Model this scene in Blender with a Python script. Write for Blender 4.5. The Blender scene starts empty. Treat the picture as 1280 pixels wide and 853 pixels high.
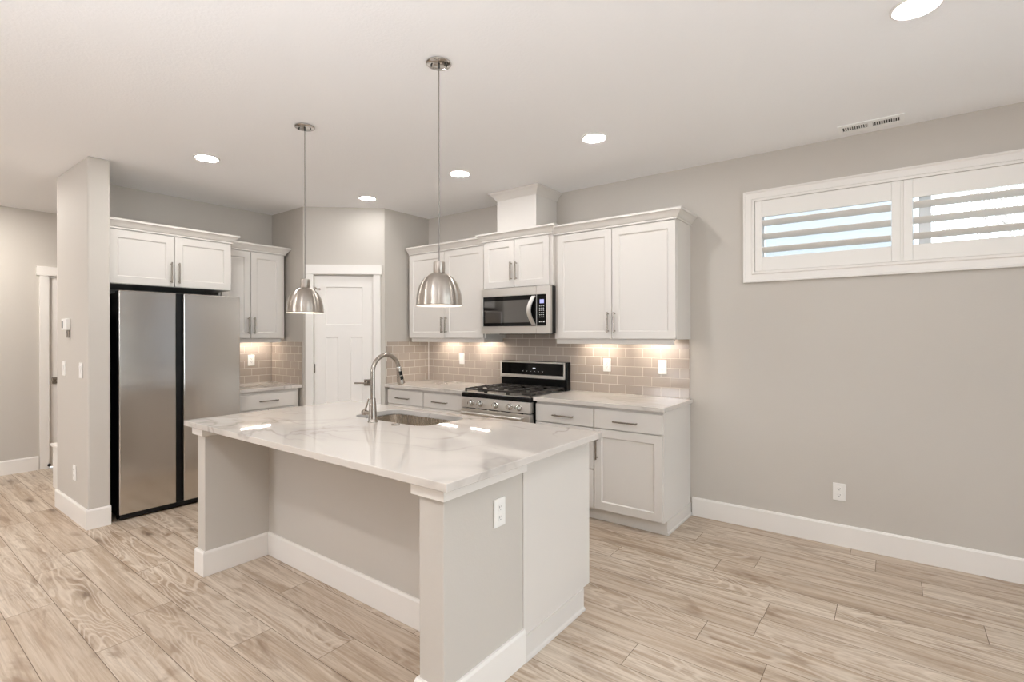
import bpy, bmesh, math, random
from mathutils import Vector, Matrix
random.seed(7)
SC = bpy.context.scene
COL = SC.collection
PI = math.pi

# ------------------------------------------------------------------ camera
F_PX, YAW, V0, CAM_H, ROLL = 634.73, 0.6445, 419.04, 1.42, -0.001633
cam_data = bpy.data.cameras.new('camera')
cam = bpy.data.objects.new('camera', cam_data)
COL.objects.link(cam)
cam_data.sensor_width = 36.0
cam_data.lens = F_PX * 36.0 / 1280.0
cam_data.shift_y = (V0 - 426.5) / 1280.0
cam_data.clip_start = 0.02
_f = Vector((-math.sin(YAW), math.cos(YAW), 0)); _r = Vector((math.cos(YAW), math.sin(YAW), 0)); _u = Vector((0, 0, 1))
_c, _s = math.cos(ROLL), math.sin(ROLL)
_R = _r * _c + _u * _s; _U = _u * _c - _r * _s
cam.matrix_world = Matrix(((_R.x, _U.x, -_f.x, 0), (_R.y, _U.y, -_f.y, 0), (_R.z, _U.z, -_f.z, CAM_H), (0, 0, 0, 1)))
SC.camera = cam

# ------------------------------------------------------------------ world, exposure, light levels
vs = SC.view_settings
vs.view_transform = 'Standard'; vs.look = 'None'; vs.gamma = 1.0; vs.use_curve_mapping = False
vs.exposure = 0.24
SKY = 5.0            # overcast daylight
CAN_POWER = 130.0; CAN2_POWER = 210.0; HALL_FILL = 520.0      # emission of a recessed lens; the hall one is an added fill
STRIP_POWER = 80.0
BULB_POWER = 25.0
FILL_MAIN = 62.0        # added fill lamps out of view, turned up to brighten the ceiling
FILL_HALL = 50.0  # added fill aimed at the hallway and the narrow wall end
def fill_light(loc, size, watts, col, aim=None):
    l = bpy.data.lights.new('added_fill_lamp', 'AREA'); l.shape = 'DISK'; l.size = size; l.energy = watts; l.color = col
    o = bpy.data.objects.new('added_fill_lamp', l); COL.objects.link(o); o.location = loc; o.rotation_euler = (math.pi, 0, 0) if aim is None else (Vector(aim) - Vector(loc)).to_track_quat('-Z', 'Y').to_euler()
fill_light((-0.9, -0.9, 1.25), 0.7, FILL_MAIN, (0.94, 0.98, 1.04))
fill_light((1.7, 0.2, 1.25), 0.7, FILL_MAIN * 0.6, (0.92, 0.97, 1.05))
fill_light((-4.2, -3.6, 1.7), 1.2, FILL_HALL, (0.94, 0.97, 1.04), (-6.2, 1.0, 1.3))
world = bpy.data.worlds.new('overcast_sky'); SC.world = world
world.use_nodes = True
bg = world.node_tree.nodes['Background']
bg.inputs[0].default_value = (0.85, 0.93, 1.0, 1); bg.inputs[1].default_value = SKY
try:
    SC.cycles.max_bounces = 10; SC.cycles.diffuse_bounces = 6; SC.cycles.glossy_bounces = 5
    SC.cycles.transparent_max_bounces = 12
    SC.cycles.sample_clamp_indirect = 6.0
    SC.cycles.caustics_reflective = False; SC.cycles.caustics_refractive = False
except Exception:
    pass

# ------------------------------------------------------------------ room dimensions (metres, camera over the origin)
YW = 4.053            # range wall
XF = -5.464           # refrigerator wall
HC = 2.741            # ceiling
XHALL = -7.25; XRIGHT = 3.3; YBACK = -4.6
PQ = Vector((-4.846, 2.88)); PP = Vector((-4.233, 3.427))      # ends of the slanted pantry wall
DIAG = math.atan2(PP.y - PQ.y, PP.x - PQ.x); DLEN = (PP - PQ).length

# ------------------------------------------------------------------ materials
def lin(r, g, b):
    def f(c):
        c /= 255.0
        return c / 12.92 if c <= 0.04045 else ((c + 0.055) / 1.055) ** 2.4
    return (f(r), f(g), f(b), 1.0)

def new_mat(name, col=(200, 200, 200), rough=0.5, metal=0.0, **kw):
    m = bpy.data.materials.new(name); m.use_nodes = True
    b = m.node_tree.nodes['Principled BSDF']
    b.inputs['Base Color'].default_value = lin(*col)
    b.inputs['Roughness'].default_value = rough
    b.inputs['Metallic'].default_value = metal
    for k, v in kw.items():
        b.inputs[k].default_value = v
    return m

class NT:
    def __init__(s, m): s.t = m.node_tree; s.b = s.t.nodes.get('Principled BSDF')
    def n(s, typ, **kw):
        o = s.t.nodes.new(typ)
        for k, v in kw.items():
            if k.startswith('i_'):
                key = k[2:]; key = int(key) if key.isdigit() else key.replace('_', ' ')
                o.inputs[key].default_value = v
            else: setattr(o, k, v)
        return o
    def l(s, a, b): s.t.links.new(a, b)
    def math(s, op, a, b=None, c=None):
        o = s.n('ShaderNodeMath', operation=op)
        for i, x in enumerate((a, b, c)):
            if x is None: continue
            if hasattr(x, 'is_output'): s.l(x, o.inputs[i])
            else: o.inputs[i].default_value = x
        return o.outputs[0]
    def ramp(s, fac, pts):
        o = s.n('ShaderNodeValToRGB'); cr = o.color_ramp
        while len(cr.elements) < len(pts): cr.elements.new(0.5)
        for e, (p, c) in zip(cr.elements, pts):
            e.position = p; e.color = c if len(c) == 4 else (*c, 1)
        s.l(fac, o.inputs[0]); return o.outputs[0]
    def mix(s, fac, a, b, mode='MIX'):
        o = s.n('ShaderNodeMix', data_type='RGBA', blend_type=mode)
        for i, x in ((0, fac), (6, a), (7, b)):
            if hasattr(x, 'is_output'): s.l(x, o.inputs[i])
            else: o.inputs[i].default_value = x
        return o.outputs[2]
    def coords(s, scale=(1, 1, 1), which='Object', loc=(0, 0, 0)):
        tc = s.n('ShaderNodeTexCoord'); mp = s.n('ShaderNodeMapping')
        mp.inputs['Scale'].default_value = scale; mp.inputs['Location'].default_value = loc
        s.l(tc.outputs[which], mp.inputs[0]); return mp.outputs[0]
    def noise(s, vec, scale, detail=2.0, rough=0.5, dist=0.0):
        o = s.n('ShaderNodeTexNoise'); o.inputs['Scale'].default_value = scale; o.inputs['Detail'].default_value = detail
        o.inputs['Roughness'].default_value = rough; o.inputs['Distortion'].default_value = dist
        s.l(vec, o.inputs['Vector']); return o.outputs['Fac']
    def bump(s, h, strength, dist=0.01, normal=None):
        o = s.n('ShaderNodeBump'); o.inputs['Strength'].default_value = strength; o.inputs['Distance'].default_value = dist
        s.l(h, o.inputs['Height'])
        if normal is not None: s.l(normal, o.inputs['Normal'])
        s.l(o.outputs[0], s.b.inputs['Normal']); return o.outputs[0]

M = {}
def painted(name, col, rough, scale, strength):
    m = new_mat(name, col, rough); t = NT(m)
    t.bump(t.noise(t.coords(), scale, 3.0, 0.55), strength, 0.004)
    return m
M['wall'] = painted('greige_wall_paint', (197, 191, 183), 0.7, 120, 0.10)
M['ceiling'] = painted('ceiling_paint', (247, 247, 248), 0.85, 70, 0.30)
M['trim'] = new_mat('white_trim_paint', (236, 232, 227), 0.38)
M['cab'] = new_mat('white_cabinet_paint', (218, 213, 207), 0.34)
M['plastic'] = new_mat('white_plastic', (238, 236, 232), 0.3)
M['dark'] = new_mat('dark_slot', (30, 28, 27), 0.6)
M['nickel'] = new_mat('brushed_nickel', (166, 158, 149), 0.27, 1.0)
M['chrome'] = new_mat('polished_nickel', (205, 202, 198), 0.1, 1.0)
M['black'] = new_mat('black_enamel', (10, 10, 10), 0.22, 0.0, **{'Specular IOR Level': 0.25})
M['blackmat'] = new_mat('black_plastic', (13, 13, 14), 0.42, 0.0, **{'Specular IOR Level': 0.3})
M['iron'] = new_mat('cast_iron', (50, 46, 43), 0.28)
M['mwglass'] = new_mat('tinted_oven_glass', (26, 24, 23), 0.04, 0.0, IOR=2.6)
M['blackglass'] = new_mat('black_glass', (6, 6, 7), 0.05, 0.0, **{'Specular IOR Level': 0.3})
M['charcoal'] = new_mat('charcoal_metal', (70, 68, 66), 0.4, 0.7)
M['ventwhite'] = new_mat('white_vent_enamel', (250, 250, 249), 0.4)
M['vinyl'] = new_mat('white_vinyl', (240, 240, 240), 0.35)
M['shutter'] = new_mat('shutter_paint', (238, 235, 230), 0.4)

def steel(name, col, rough, scale, wob=0.0):
    m = new_mat(name, col, rough, 1.0); t = NT(m)
    v = t.coords(scale)
    n = t.noise(v, 1.0, 3.0, 0.6)
    r = t.math('MULTIPLY_ADD', n, 0.06, rough - 0.03); t.l(r, t.b.inputs['Roughness'])
    if wob:
        w = t.noise(t.coords((0.7, 0.7, 2.2)), 1.3, 1.0, 0.4)
        t.bump(w, wob, 0.02)
    return m
M['steel'] = steel('stainless_steel', (216, 212, 206), 0.34, (3, 3, 260))
M['pullsteel'] = new_mat('satin_steel', (228, 225, 221), 0.42, 1.0)
M['fridge'] = steel('fridge_stainless', (205, 200, 194), 0.17, (3, 3, 300), 0.10)
M['sinksteel'] = steel('sink_steel', (214, 207, 198), 0.27, (200, 4, 4))

def spun(name):
    m = new_mat(name, (180, 172, 163), 0.30, 1.0); t = NT(m)
    t.b.inputs['Anisotropic'].default_value = 0.95
    tg = t.n('ShaderNodeTangent', direction_type='RADIAL', axis='Z'); t.l(tg.outputs[0], t.b.inputs['Tangent'])
    t.b.inputs['Anisotropic Rotation'].default_value = 0.25
    return m
M['spun'] = spun('spun_nickel')

def emitter(name, col, power):
    m = bpy.data.materials.new(name); m.use_nodes = True; t = m.node_tree
    t.nodes.clear(); e = t.nodes.new('ShaderNodeEmission'); o = t.nodes.new('ShaderNodeOutputMaterial')
    e.inputs[0].default_value = (*col, 1); e.inputs[1].default_value = power
    t.links.new(e.outputs[0], o.inputs[0]); return m
M['lens'] = emitter('lit_lens', (0.985, 0.98, 0.97), CAN_POWER)
M['lens2'] = emitter('lit_lens_living', (0.985, 0.98, 0.97), CAN2_POWER)
M['lens3'] = emitter('added_lens_hall', (1.0, 0.95, 0.88), HALL_FILL)
M['lens4'] = emitter('lit_lens_pantry', (0.985, 0.98, 0.97), CAN_POWER * 0.6)
M['lens5'] = emitter('lit_lens_fridge', (0.985, 0.98, 0.97), CAN_POWER * 1.5)
M['strip'] = emitter('lit_strip', (1.0, 0.89, 0.77), STRIP_POWER)
M['bulb'] = emitter('lit_bulb', (1.0, 0.88, 0.74), BULB_POWER)
M['display'] = emitter('blue_display', (0.55, 0.55, 1.0), 0.9)
M['digits'] = emitter('white_digits', (0.9, 0.95, 1.0), 1.2)
M['marks'] = new_mat('printed_marks', (238, 238, 238), 0.5)

def glass():
    m = bpy.data.materials.new('window_glass'); m.use_nodes = True; t = m.node_tree; t.nodes.clear()
    o = t.nodes.new('ShaderNodeOutputMaterial'); mx = t.nodes.new('ShaderNodeMixShader')
    tr = t.nodes.new('ShaderNodeBsdfTransparent'); gl = t.nodes.new('ShaderNodeBsdfGlossy'); fr = t.nodes.new('ShaderNodeFresnel')
    tr.inputs[0].default_value = (0.95, 0.97, 0.97, 1); gl.inputs['Roughness'].default_value = 0.0; fr.inputs[0].default_value = 1.5
    t.links.new(fr.outputs[0], mx.inputs[0]); t.links.new(tr.outputs[0], mx.inputs[1]); t.links.new(gl.outputs[0], mx.inputs[2])
    t.links.new(mx.outputs[0], o.inputs[0]); return m
M['glass'] = glass()

def quartz():
    m = new_mat('veined_quartz', (228, 223, 216), 0.03); t = NT(m)
    v = t.coords((1, 1, 1))
    def vein(scale, seed, width, dist):
        mp = t.n('ShaderNodeMapping'); mp.inputs['Location'].default_value = (seed, seed * 1.7, seed * .3); mp.inputs['Rotation'].default_value = (0, 0, 0.6)
        mp.inputs['Scale'].default_value = (1, 1.6, 1); t.l(v, mp.inputs[0])
        n = t.noise(mp.outputs[0], scale, 3.5, 0.5, dist)
        d = t.math('ABSOLUTE', t.math('SUBTRACT', n, 0.5))
        return t.math('SUBTRACT', 1.0, t.math('SMOOTH_MIN', t.math('DIVIDE', d, width), 1.0, 0.3))
    a = vein(0.75, 3.1, 0.060, 0.7); b = vein(1.5, 9.4, 0.020, 0.7)
    mask = t.ramp(t.noise(v, 1.1, 2.0), [(0.42, (0, 0, 0)), (0.62, (1, 1, 1))])
    fac = t.math('MULTIPLY', t.math('ADD', t.math('MULTIPLY', a, 0.55), t.math('MULTIPLY', b, 0.6)), mask)
    fac = t.math('MAXIMUM', t.math('MINIMUM', fac, 1.0), 0.0)
    cloud = t.mix(t.noise(v, 2.5, 4.0), lin(206, 199, 192), lin(216, 210, 203))
    t.l(t.mix(fac, cloud, lin(158, 151, 144)), t.b.inputs['Base Color'])
    return m
M['quartz'] = quartz()

def tile():
    m = new_mat('taupe_subway_tile', (170, 156, 143), 0.12); t = NT(m)
    tc = t.n('ShaderNodeTexCoord'); sp = t.n('ShaderNodeSeparateXYZ'); t.l(tc.outputs['Object'], sp.inputs[0])
    cb = t.n('ShaderNodeCombineXYZ'); t.l(sp.outputs[0], cb.inputs[0]); t.l(sp.outputs[2], cb.inputs[1])
    br = t.n('ShaderNodeTexBrick', offset=0.5, squash=1.0)
    br.inputs['Scale'].default_value = 1.0; br.inputs['Mortar Size'].default_value = 0.0022; br.inputs['Mortar Smooth'].default_value = 0.15
    br.inputs['Brick Width'].default_value = 0.1545; br.inputs['Row Height'].default_value = 0.0785; br.inputs['Bias'].default_value = 0.0
    br.inputs['Color1'].default_value = lin(177, 165, 154); br.inputs['Color2'].default_value = lin(167, 155, 144); br.inputs['Mortar'].default_value = lin(212, 204, 194)
    t.l(cb.outputs[0], br.inputs['Vector']); t.l(br.outputs['Color'], t.b.inputs['Base Color'])
    t.l(t.math('MULTIPLY_ADD', br.outputs['Fac'], 0.6, 0.12), t.b.inputs['Roughness'])
    h = t.math('SUBTRACT', 1.0, br.outputs['Fac'])
    w = t.math('MULTIPLY', t.noise(t.coords((9, 9, 14)), 1.0, 1.0), 0.35)
    t.bump(t.math('ADD', h, w), 0.5, 0.002)
    return m
M['tile'] = tile()

def wood():
    m = new_mat('oak_vinyl_plank', (200, 180, 155), 0.42); t = NT(m)
    uv = t.n('ShaderNodeUVMap', uv_map='plank'); rn = t.n('ShaderNodeUVMap', uv_map='random')
    sr = t.n('ShaderNodeSeparateXYZ'); t.l(rn.outputs[0], sr.inputs[0])
    ofs = t.n('ShaderNodeCombineXYZ'); t.l(t.math('MULTIPLY', sr.outputs[0], 57.0), ofs.inputs[0]); t.l(t.math('MULTIPLY', sr.outputs[1], 31.0), ofs.inputs[1])
    vec = t.n('ShaderNodeVectorMath', operation='ADD'); t.l(uv.outputs[0], vec.inputs[0]); t.l(ofs.outputs[0], vec.inputs[1])
    def mp(sx, sy):
        o = t.n('ShaderNodeMapping'); o.inputs['Scale'].default_value = (sx, sy, 1); t.l(vec.outputs[0], o.inputs[0]); return o.outputs[0]
    fine = t.noise(mp(3.0, 110), 1.0, 4.0, 0.6)
    mid = t.noise(mp(1.3, 26), 1.0, 4.0, 0.6, 0.6)
    blot = t.noise(mp(2.2, 7.5), 1.0, 4.0, 0.6, 0.9)
    # cathedral figure: contour lines of a stretched noise
    cn = t.noise(mp(0.8, 5.0), 1.0, 2.5, 0.45, 0.4)
    ring = t.math('SINE', t.math('MULTIPLY', cn, 150.0))
    ring = t.ramp(t.math('MULTIPLY_ADD', ring, 0.5, 0.5), [(0.55, (0, 0, 0)), (1.0, (1, 1, 1))])
    ring = t.math('MULTIPLY', ring, t.math('MULTIPLY_ADD', mid, 0.9, 0.35))
    knot = t.n('ShaderNodeTexVoronoi'); knot.inputs['Scale'].default_value = 1.0; t.l(mp(1.5, 5.2), knot.inputs['Vector'])
    kd = t.math('ADD', knot.outputs['Distance'], t.math('MULTIPLY_ADD', fine, 0.16, -0.08))
    kf = t.ramp(kd, [(0.05, (1, 1, 1)), (0.12, (0.30, 0.30, 0.30)), (0.30, (0, 0, 0))])
    kf = t.math('MULTIPLY', kf, t.ramp(blot, [(0.40, (0.15, 0.15, 0.15)), (0.55, (1, 1, 1))]))
    base = t.mix(sr.outputs[1], lin(208, 194, 177), lin(194, 177, 158))
    c = t.mix(t.ramp(mid, [(0.40, (0, 0, 0)), (0.66, (1, 1, 1))]), base, lin(166, 144, 121))
    c = t.mix(t.math('MULTIPLY', t.ramp(blot, [(0.55, (0, 0, 0)), (0.72, (1, 1, 1))]), 0.85), c, lin(132, 106, 82))
    c = t.mix(t.math('MULTIPLY', t.ramp(fine, [(0.48, (0, 0, 0)), (0.66, (1, 1, 1))]), 0.42), c, lin(138, 117, 97))
    rm = t.math('MULTIPLY', ring, t.math('MULTIPLY', t.ramp(sr.outputs[0], [(0.35, (0.12, 0.12, 0.12)), (0.8, (1, 1, 1))]), 0.5))
    c = t.mix(rm, c, lin(228, 217, 202))
    c = t.mix(t.math('MULTIPLY', kf, 0.85), c, lin(104, 82, 62))
    t.l(c, t.b.inputs['Base Color'])
    t.l(t.math('MULTIPLY_ADD', fine, 0.14, 0.34), t.b.inputs['Roughness'])
    t.bump(fine, 0.08, 0.002)
    return m
M['wood'] = wood()
M['seam'] = new_mat('plank_seam', (104, 88, 72), 0.7)

def siding():
    m = new_mat('blue_grey_lap_siding', (150, 153, 158), 0.6); t = NT(m)
    sp = t.n('ShaderNodeSeparateXYZ'); t.l(t.coords(), sp.inputs[0])
    f = t.math('FRACT', t.math('DIVIDE', sp.outputs[2], 0.17)); t.bump(f, 0.6, 0.02); return m
M['siding'] = siding()
M['bark'] = painted('bare_bark', (190, 182, 176), 0.8, 40, 0.5)
M['ground'] = painted('pale_concrete', (200, 197, 190), 0.9, 20, 0.4)

# ------------------------------------------------------------------ mesh builder
class MB:
    def __init__(s): s.v = []; s.f = []; s.sm = []; s.mi = []; s.cur = 0
    def add(s, vs, fs, smooth=False):
        b = len(s.v); s.v += [tuple(p) for p in vs]
        for f in fs: s.f.append([b + i for i in f]); s.sm.append(smooth); s.mi.append(s.cur)
        return s
    def box(s, x0, x1, y0, y1, z0, z1):
        x0, x1 = min(x0, x1), max(x0, x1); y0, y1 = min(y0, y1), max(y0, y1); z0, z1 = min(z0, z1), max(z0, z1)
        return s.add([(x0, y0, z0), (x1, y0, z0), (x1, y1, z0), (x0, y1, z0), (x0, y0, z1), (x1, y0, z1), (x1, y1, z1), (x0, y1, z1)],
                     [(0, 3, 2, 1), (4, 5, 6, 7), (0, 1, 5, 4), (1, 2, 6, 5), (2, 3, 7, 6), (3, 0, 4, 7)])
    def extrude(s, poly, a, b, axis='x'):
        """poly: list of 2-D points, pulled along an axis; x: (y,z), y: (x,z), z: (x,y)"""
        def P(p, t): return {'x': (t, p[0], p[1]), 'y': (p[0], t, p[1]), 'z': (p[0], p[1], t)}[axis]
        n = len(poly); vs = [P(p, a) for p in poly] + [P(p, b) for p in poly]
        fs = [tuple(range(n))[::-1], tuple(range(n, 2 * n))] + [(i, (i + 1) % n, n + (i + 1) % n, n + i) for i in range(n)]
        return s.add(vs, fs)
    def lathe(s, prof, c=(0, 0, 0), seg=32, smooth=True, axis='z', close=True):
        cx, cy, cz = c; vs = []; fs = []
        for (r, z) in prof:
            for k in range(seg):
                a = 2 * PI * k / seg; p, q = r * math.cos(a), r * math.sin(a)
                vs.append({'z': (cx + p, cy + q, cz + z), 'y': (cx + p, cy + z, cz + q), 'x': (cx + z, cy + p, cz + q)}[axis])
        n = len(prof)
        for i in range(n - 1):
            for k in range(seg):
                k2 = (k + 1) % seg; fs.append((i * seg + k, i * seg + k2, (i + 1) * seg + k2, (i + 1) * seg + k))
        s.add(vs, fs, smooth)
        if close:
            b = len(s.v) - len(vs)
            for i in (0, n - 1):
                if prof[i][0] > 1e-6:
                    s.f.append([b + i * seg + k for k in range(seg)]); s.sm.append(False); s.mi.append(s.cur)
        return s
    def tube(s, path, r, seg=12, caps=True):
        pts = [Vector(p) for p in path]; n = len(pts); rs = r if isinstance(r, (list, tuple)) else [r] * n
        vs = []; fs = []; up = None
        for i, p in enumerate(pts):
            t = (pts[min(i + 1, n - 1)] - pts[max(i - 1, 0)]).normalized()
            if up is None:
                up = Vector((0, 0, 1)) if abs(t.z) < 0.9 else Vector((1, 0, 0))
            side = t.cross(up).normalized(); up = side.cross(t).normalized()
            for k in range(seg):
                a = 2 * PI * k / seg; vs.append(p + side * (rs[i] * math.cos(a)) + up * (rs[i] * math.sin(a)))
        for i in range(n - 1):
            for k in range(seg):
                k2 = (k + 1) % seg; fs.append((i * seg + k, i * seg + k2, (i + 1) * seg + k2, (i + 1) * seg + k))
        b = len(s.v); s.add(vs, fs, True)
        if caps:
            for i in (0, n - 1): s.f.append([b + i * seg + k for k in range(seg)]); s.sm.append(False); s.mi.append(s.cur)
        return s
    def sweep(s, prof, path):
        """closed profile of (outward, z) points carried along plan points (x, y) with mitred corners; outward is to the right of travel"""
        pts = [Vector(p) for p in path]; n = len(pts); m = len(prof); vs = []; fs = []
        for i, p in enumerate(pts):
            d0 = (pts[i] - pts[i - 1]).normalized() if i else None
            d1 = (pts[i + 1] - pts[i]).normalized() if i < n - 1 else None
            if d0 is None: d0 = d1
            if d1 is None: d1 = d0
            n0 = Vector((d0.y, -d0.x)); n1 = Vector((d1.y, -d1.x)); mm = (n0 + n1); mm = mm / max(mm.dot(n0), 1e-6)
            for (o, z) in prof: vs.append((p.x + mm.x * o, p.y + mm.y * o, z))
        for i in range(n - 1):
            for k in range(m):
                k2 = (k + 1) % m; fs.append((i * m + k, i * m + k2, (i + 1) * m + k2, (i + 1) * m + k))
        fs.append(tuple(range(m))); fs.append(tuple((n - 1) * m + k for k in range(m)))
        return s.add(vs, fs)
    def slab(s, x0, x1, z0, z1, yf, th, panels=(), depth=0.008, slope=0.006):
        """door slab facing -y with recessed rectangles cut in its front; one welded shell"""
        idx = {}
        def V(x, y, z):
            k = (round(x, 5), round(y, 5), round(z, 5))
            if k not in idx: idx[k] = len(vs); vs.append(k)
            return idx[k]
        vs = []; fs = []
        xs = sorted({x0, x1, *[p[0] for p in panels], *[p[1] for p in panels]}); zs = sorted({z0, z1, *[p[2] for p in panels], *[p[3] for p in panels]})
        for i in range(len(xs) - 1):
            for j in range(len(zs) - 1):
                xa, xb, za, zb = xs[i], xs[i + 1], zs[j], zs[j + 1]; mx, mz = (xa + xb) / 2, (za + zb) / 2
                if any(p[0] < mx < p[1] and p[2] < mz < p[3] for p in panels): continue
                fs.append((V(xa, yf, za), V(xb, yf, za), V(xb, yf, zb), V(xa, yf, zb)))
        for (a, b, c, d) in panels:
            pxs = [x for x in xs if a <= x <= b]; pzs = [z for z in zs if c <= z <= d]
            ring = [(x, c) for x in pxs] + [(b, z) for z in pzs[1:]] + [(x, d) for x in pxs[::-1][1:]] + [(a, z) for z in pzs[::-1][1:-1]]
            q = slope
            inn = [(min(max(x, a + q), b - q), min(max(z, c + q), d - q)) for x, z in ring]
            o = [V(x, yf, z) for x, z in ring]; base = len(vs)
            n = len(ring); ii = []
            for x, z in inn: vs.append((x, yf + depth, z)); ii.append(len(vs) - 1)
            for k in range(n): k2 = (k + 1) % n; fs.append((o[k], o[k2], ii[k2], ii[k]))
            fs.append(tuple(ii))
        yb = yf + th
        bot = [V(x, yf, z0) for x in xs]; top = [V(x, yf, z1) for x in xs]; lef = [V(x0, yf, z) for z in zs]; rig = [V(x1, yf, z) for z in zs]
        A, B, C_, D = V(x0, yb, z0), V(x1, yb, z0), V(x1, yb, z1), V(x0, yb, z1)
        fs += [tuple([A, B] + bot[::-1]), tuple([B, C_] + rig[::-1]), tuple(top + [C_, D]), tuple(lef + [D, A]), (A, D, C_, B)]
        return s.add(vs, fs)
    def build(s, name, mat, parent=None, bevel=0.0, seg=2, loc=None, rotz=0.0, clean=True):
        me = bpy.data.meshes.new(name); me.from_pydata(s.v, [], s.f)
        for p, sm, mi in zip(me.polygons, s.sm, s.mi): p.use_smooth = sm; p.material_index = mi
        for m in (mat if isinstance(mat, (list, tuple)) else [mat]): me.materials.append(M[m] if isinstance(m, str) else m)
        if clean:
            bm = bmesh.new(); bm.from_mesh(me); bmesh.ops.recalc_face_normals(bm, faces=bm.faces); bm.to_mesh(me); bm.free()
        if any(s.sm): me.set_sharp_from_angle(angle=math.radians(40))
        o = bpy.data.objects.new(name, me); COL.objects.link(o)
        if parent is not None: o.parent = parent
        if loc is not None: o.location = loc
        o.rotation_euler.z = rotz
        if bevel:
            b = o.modifiers.new('soft_edges', 'BEVEL'); b.width = bevel; b.segments = seg; b.limit_method = 'ANGLE'; b.angle_limit = math.radians(50)
        return o

def tag(o, label, cat, group=None, kind=None):
    o['label'] = label; o['category'] = cat
    if group: o['group'] = group
    if kind: o['kind'] = kind
    return o
def thing(name, label, cat, loc=(0, 0, 0), rotz=0.0, group=None, kind=None):
    o = bpy.data.objects.new(name, None); COL.objects.link(o); o.empty_display_size = 0.1
    o.location = loc; o.rotation_euler.z = rotz
    return tag(o, label, cat, group, kind)
def struct(name, mb, mat, label, cat, **kw):
    return tag(mb.build(name, mat, **kw), label, cat, kind='structure')
def dup(root, loc, label, rotz=None, group=None):
    r = root.copy(); COL.objects.link(r); r.location = loc; r['label'] = label
    if rotz is not None: r.rotation_euler.z = rotz
    if group: r['group'] = group
    for ch in list(root.children):
        c = ch.copy(); COL.objects.link(c); c.parent = r
        for g in list(ch.children):
            d = g.copy(); COL.objects.link(d); d.parent = c
    return r

# ================================================================== THE ROOM
# ---- floor: planks run along x
W_PL, OFF_PL = 0.19, 2.595
def floor():
    rows0 = math.floor((YBACK - 0.2 - OFF_PL) / W_PL); rows1 = math.ceil((YW + 0.1 - OFF_PL) / W_PL)
    x_lo, x_hi = XHALL - 0.2, XRIGHT + 0.2
    joints = {-12: -3.565, -11: -3.565, -10: -2.855, -9: -3.085, -8: -2.41, -7: -2.02, -6: -2.704, -1: -0.739, 0: -0.53, 1: -0.525, 2: -0.238, 3: 0.349, 4: -0.68, 5: 0.125, 6: -0.09}
    v, f, mi, uvs, rnd = [], [], [], [], []
    S = 0.0013
    def quad(xa, xb, ya, yb, m, u0=0.0, r=(0, 0)):
        b = len(v); v.extend([(xa, ya, 0), (xb, ya, 0), (xb, yb, 0), (xa, yb, 0)]); f.append((b, b + 1, b + 2, b + 3)); mi.append(m)
        uvs.extend([(u0, 0), (u0 + xb - xa, 0), (u0 + xb - xa, yb - ya), (u0, yb - ya)]); rnd.extend([r] * 4)
    for k in range(rows0, rows1):
        y0, y1 = OFF_PL + k * W_PL, OFF_PL + (k + 1) * W_PL
        j = joints.get(k, random.uniform(-3, 0)); L = 1.22
        xs = [j + i * L for i in range(-9, 9)]
        xs = [x_lo] + [x for x in xs if x_lo + 0.05 < x < x_hi - 0.05] + [x_hi]
        quad(x_lo, x_hi, y0 - S, y0 + S, 1)
        for a, b in zip(xs, xs[1:]):
            quad(a + S, b - S, y0 + S, y1 - S, 0, 0.0, (random.random(), random.random()))
            quad(b - S, b + S, y0 + S, y1 - S, 1)
    me = bpy.data.meshes.new('floor'); me.from_pydata(v, [], f)
    me.materials.append(M['wood']); me.materials.append(M['seam'])
    for p, m in zip(me.polygons, mi): p.material_index = m
    l1 = me.uv_layers.new(name='plank'); l2 = me.uv_layers.new(name='random')
    for i, p in enumerate(uvs): l1.data[i].uv = p
    for i, p in enumerate(rnd): l2.data[i].uv = p
    o = bpy.data.objects.new('floor', me); COL.objects.link(o)
    tag(o, 'light oak plank floor running through the kitchen', 'floor', kind='structure')
floor()
struct('ceiling', MB().box(XHALL - .15, XRIGHT + .15, YBACK - .15, YW + .15, HC, HC + .12), 'ceiling', 'off white textured ceiling over the whole room', 'ceiling')

def holed(x0, x1, z0, z1, holes, y0, y1):
    """wall slab in local coordinates with rectangular holes (xa, xb, za, zb), sorted by x"""
    mb = MB(); x = x0
    for (a, b, c, d) in holes:
        mb.box(x, a, y0, y1, z0, z1)
        if c > z0 + 1e-4: mb.box(a, b, y0, y1, z0, c)
        if d < z1 - 1e-4: mb.box(a, b, y0, y1, d, z1)
        x = b
    mb.box(x, x1, y0, y1, z0, z1); return mb
WIN = (-0.812, 0.905, 1.880, 2.393)            # opening of the high window
PATIO = (1.35, 3.0, 0.55, 2.3)
struct('wall_range', holed(XHALL - .15, XRIGHT + .15, 0, HC, [WIN, PATIO], YW, YW + .15), 'wall', 'greige wall behind the range and under the high window', 'wall')
struct('wall_fridge', MB().box(XF - .12, XF, 1.24, YW, 0, HC), 'wall', 'greige wall above the cabinets beside the refrigerator', 'wall')
struct('wall_stub', MB().box(XF - .12, -4.715, 1.105, 1.24, 0, HC), 'wall', 'narrow greige wall end standing left of the refrigerator', 'wall', bevel=.012, seg=3)
struct('wall_hall', holed(YBACK - .15, YW, 0, HC, [(1.372, 2.15, 0, 2.05)], 0, .12), 'wall', 'greige hallway wall at the far left', 'wall', loc=(XHALL, 0, 0), rotz=PI / 2)
struct('wall_right', holed(-YW, -YBACK + .15, 0, HC, [(-2.9, 0.3, 0.06, 2.35)], 0, .12), 'wall', 'greige wall with a large window right of the camera', 'wall', loc=(XRIGHT, 0, 0), rotz=-PI / 2)
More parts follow.
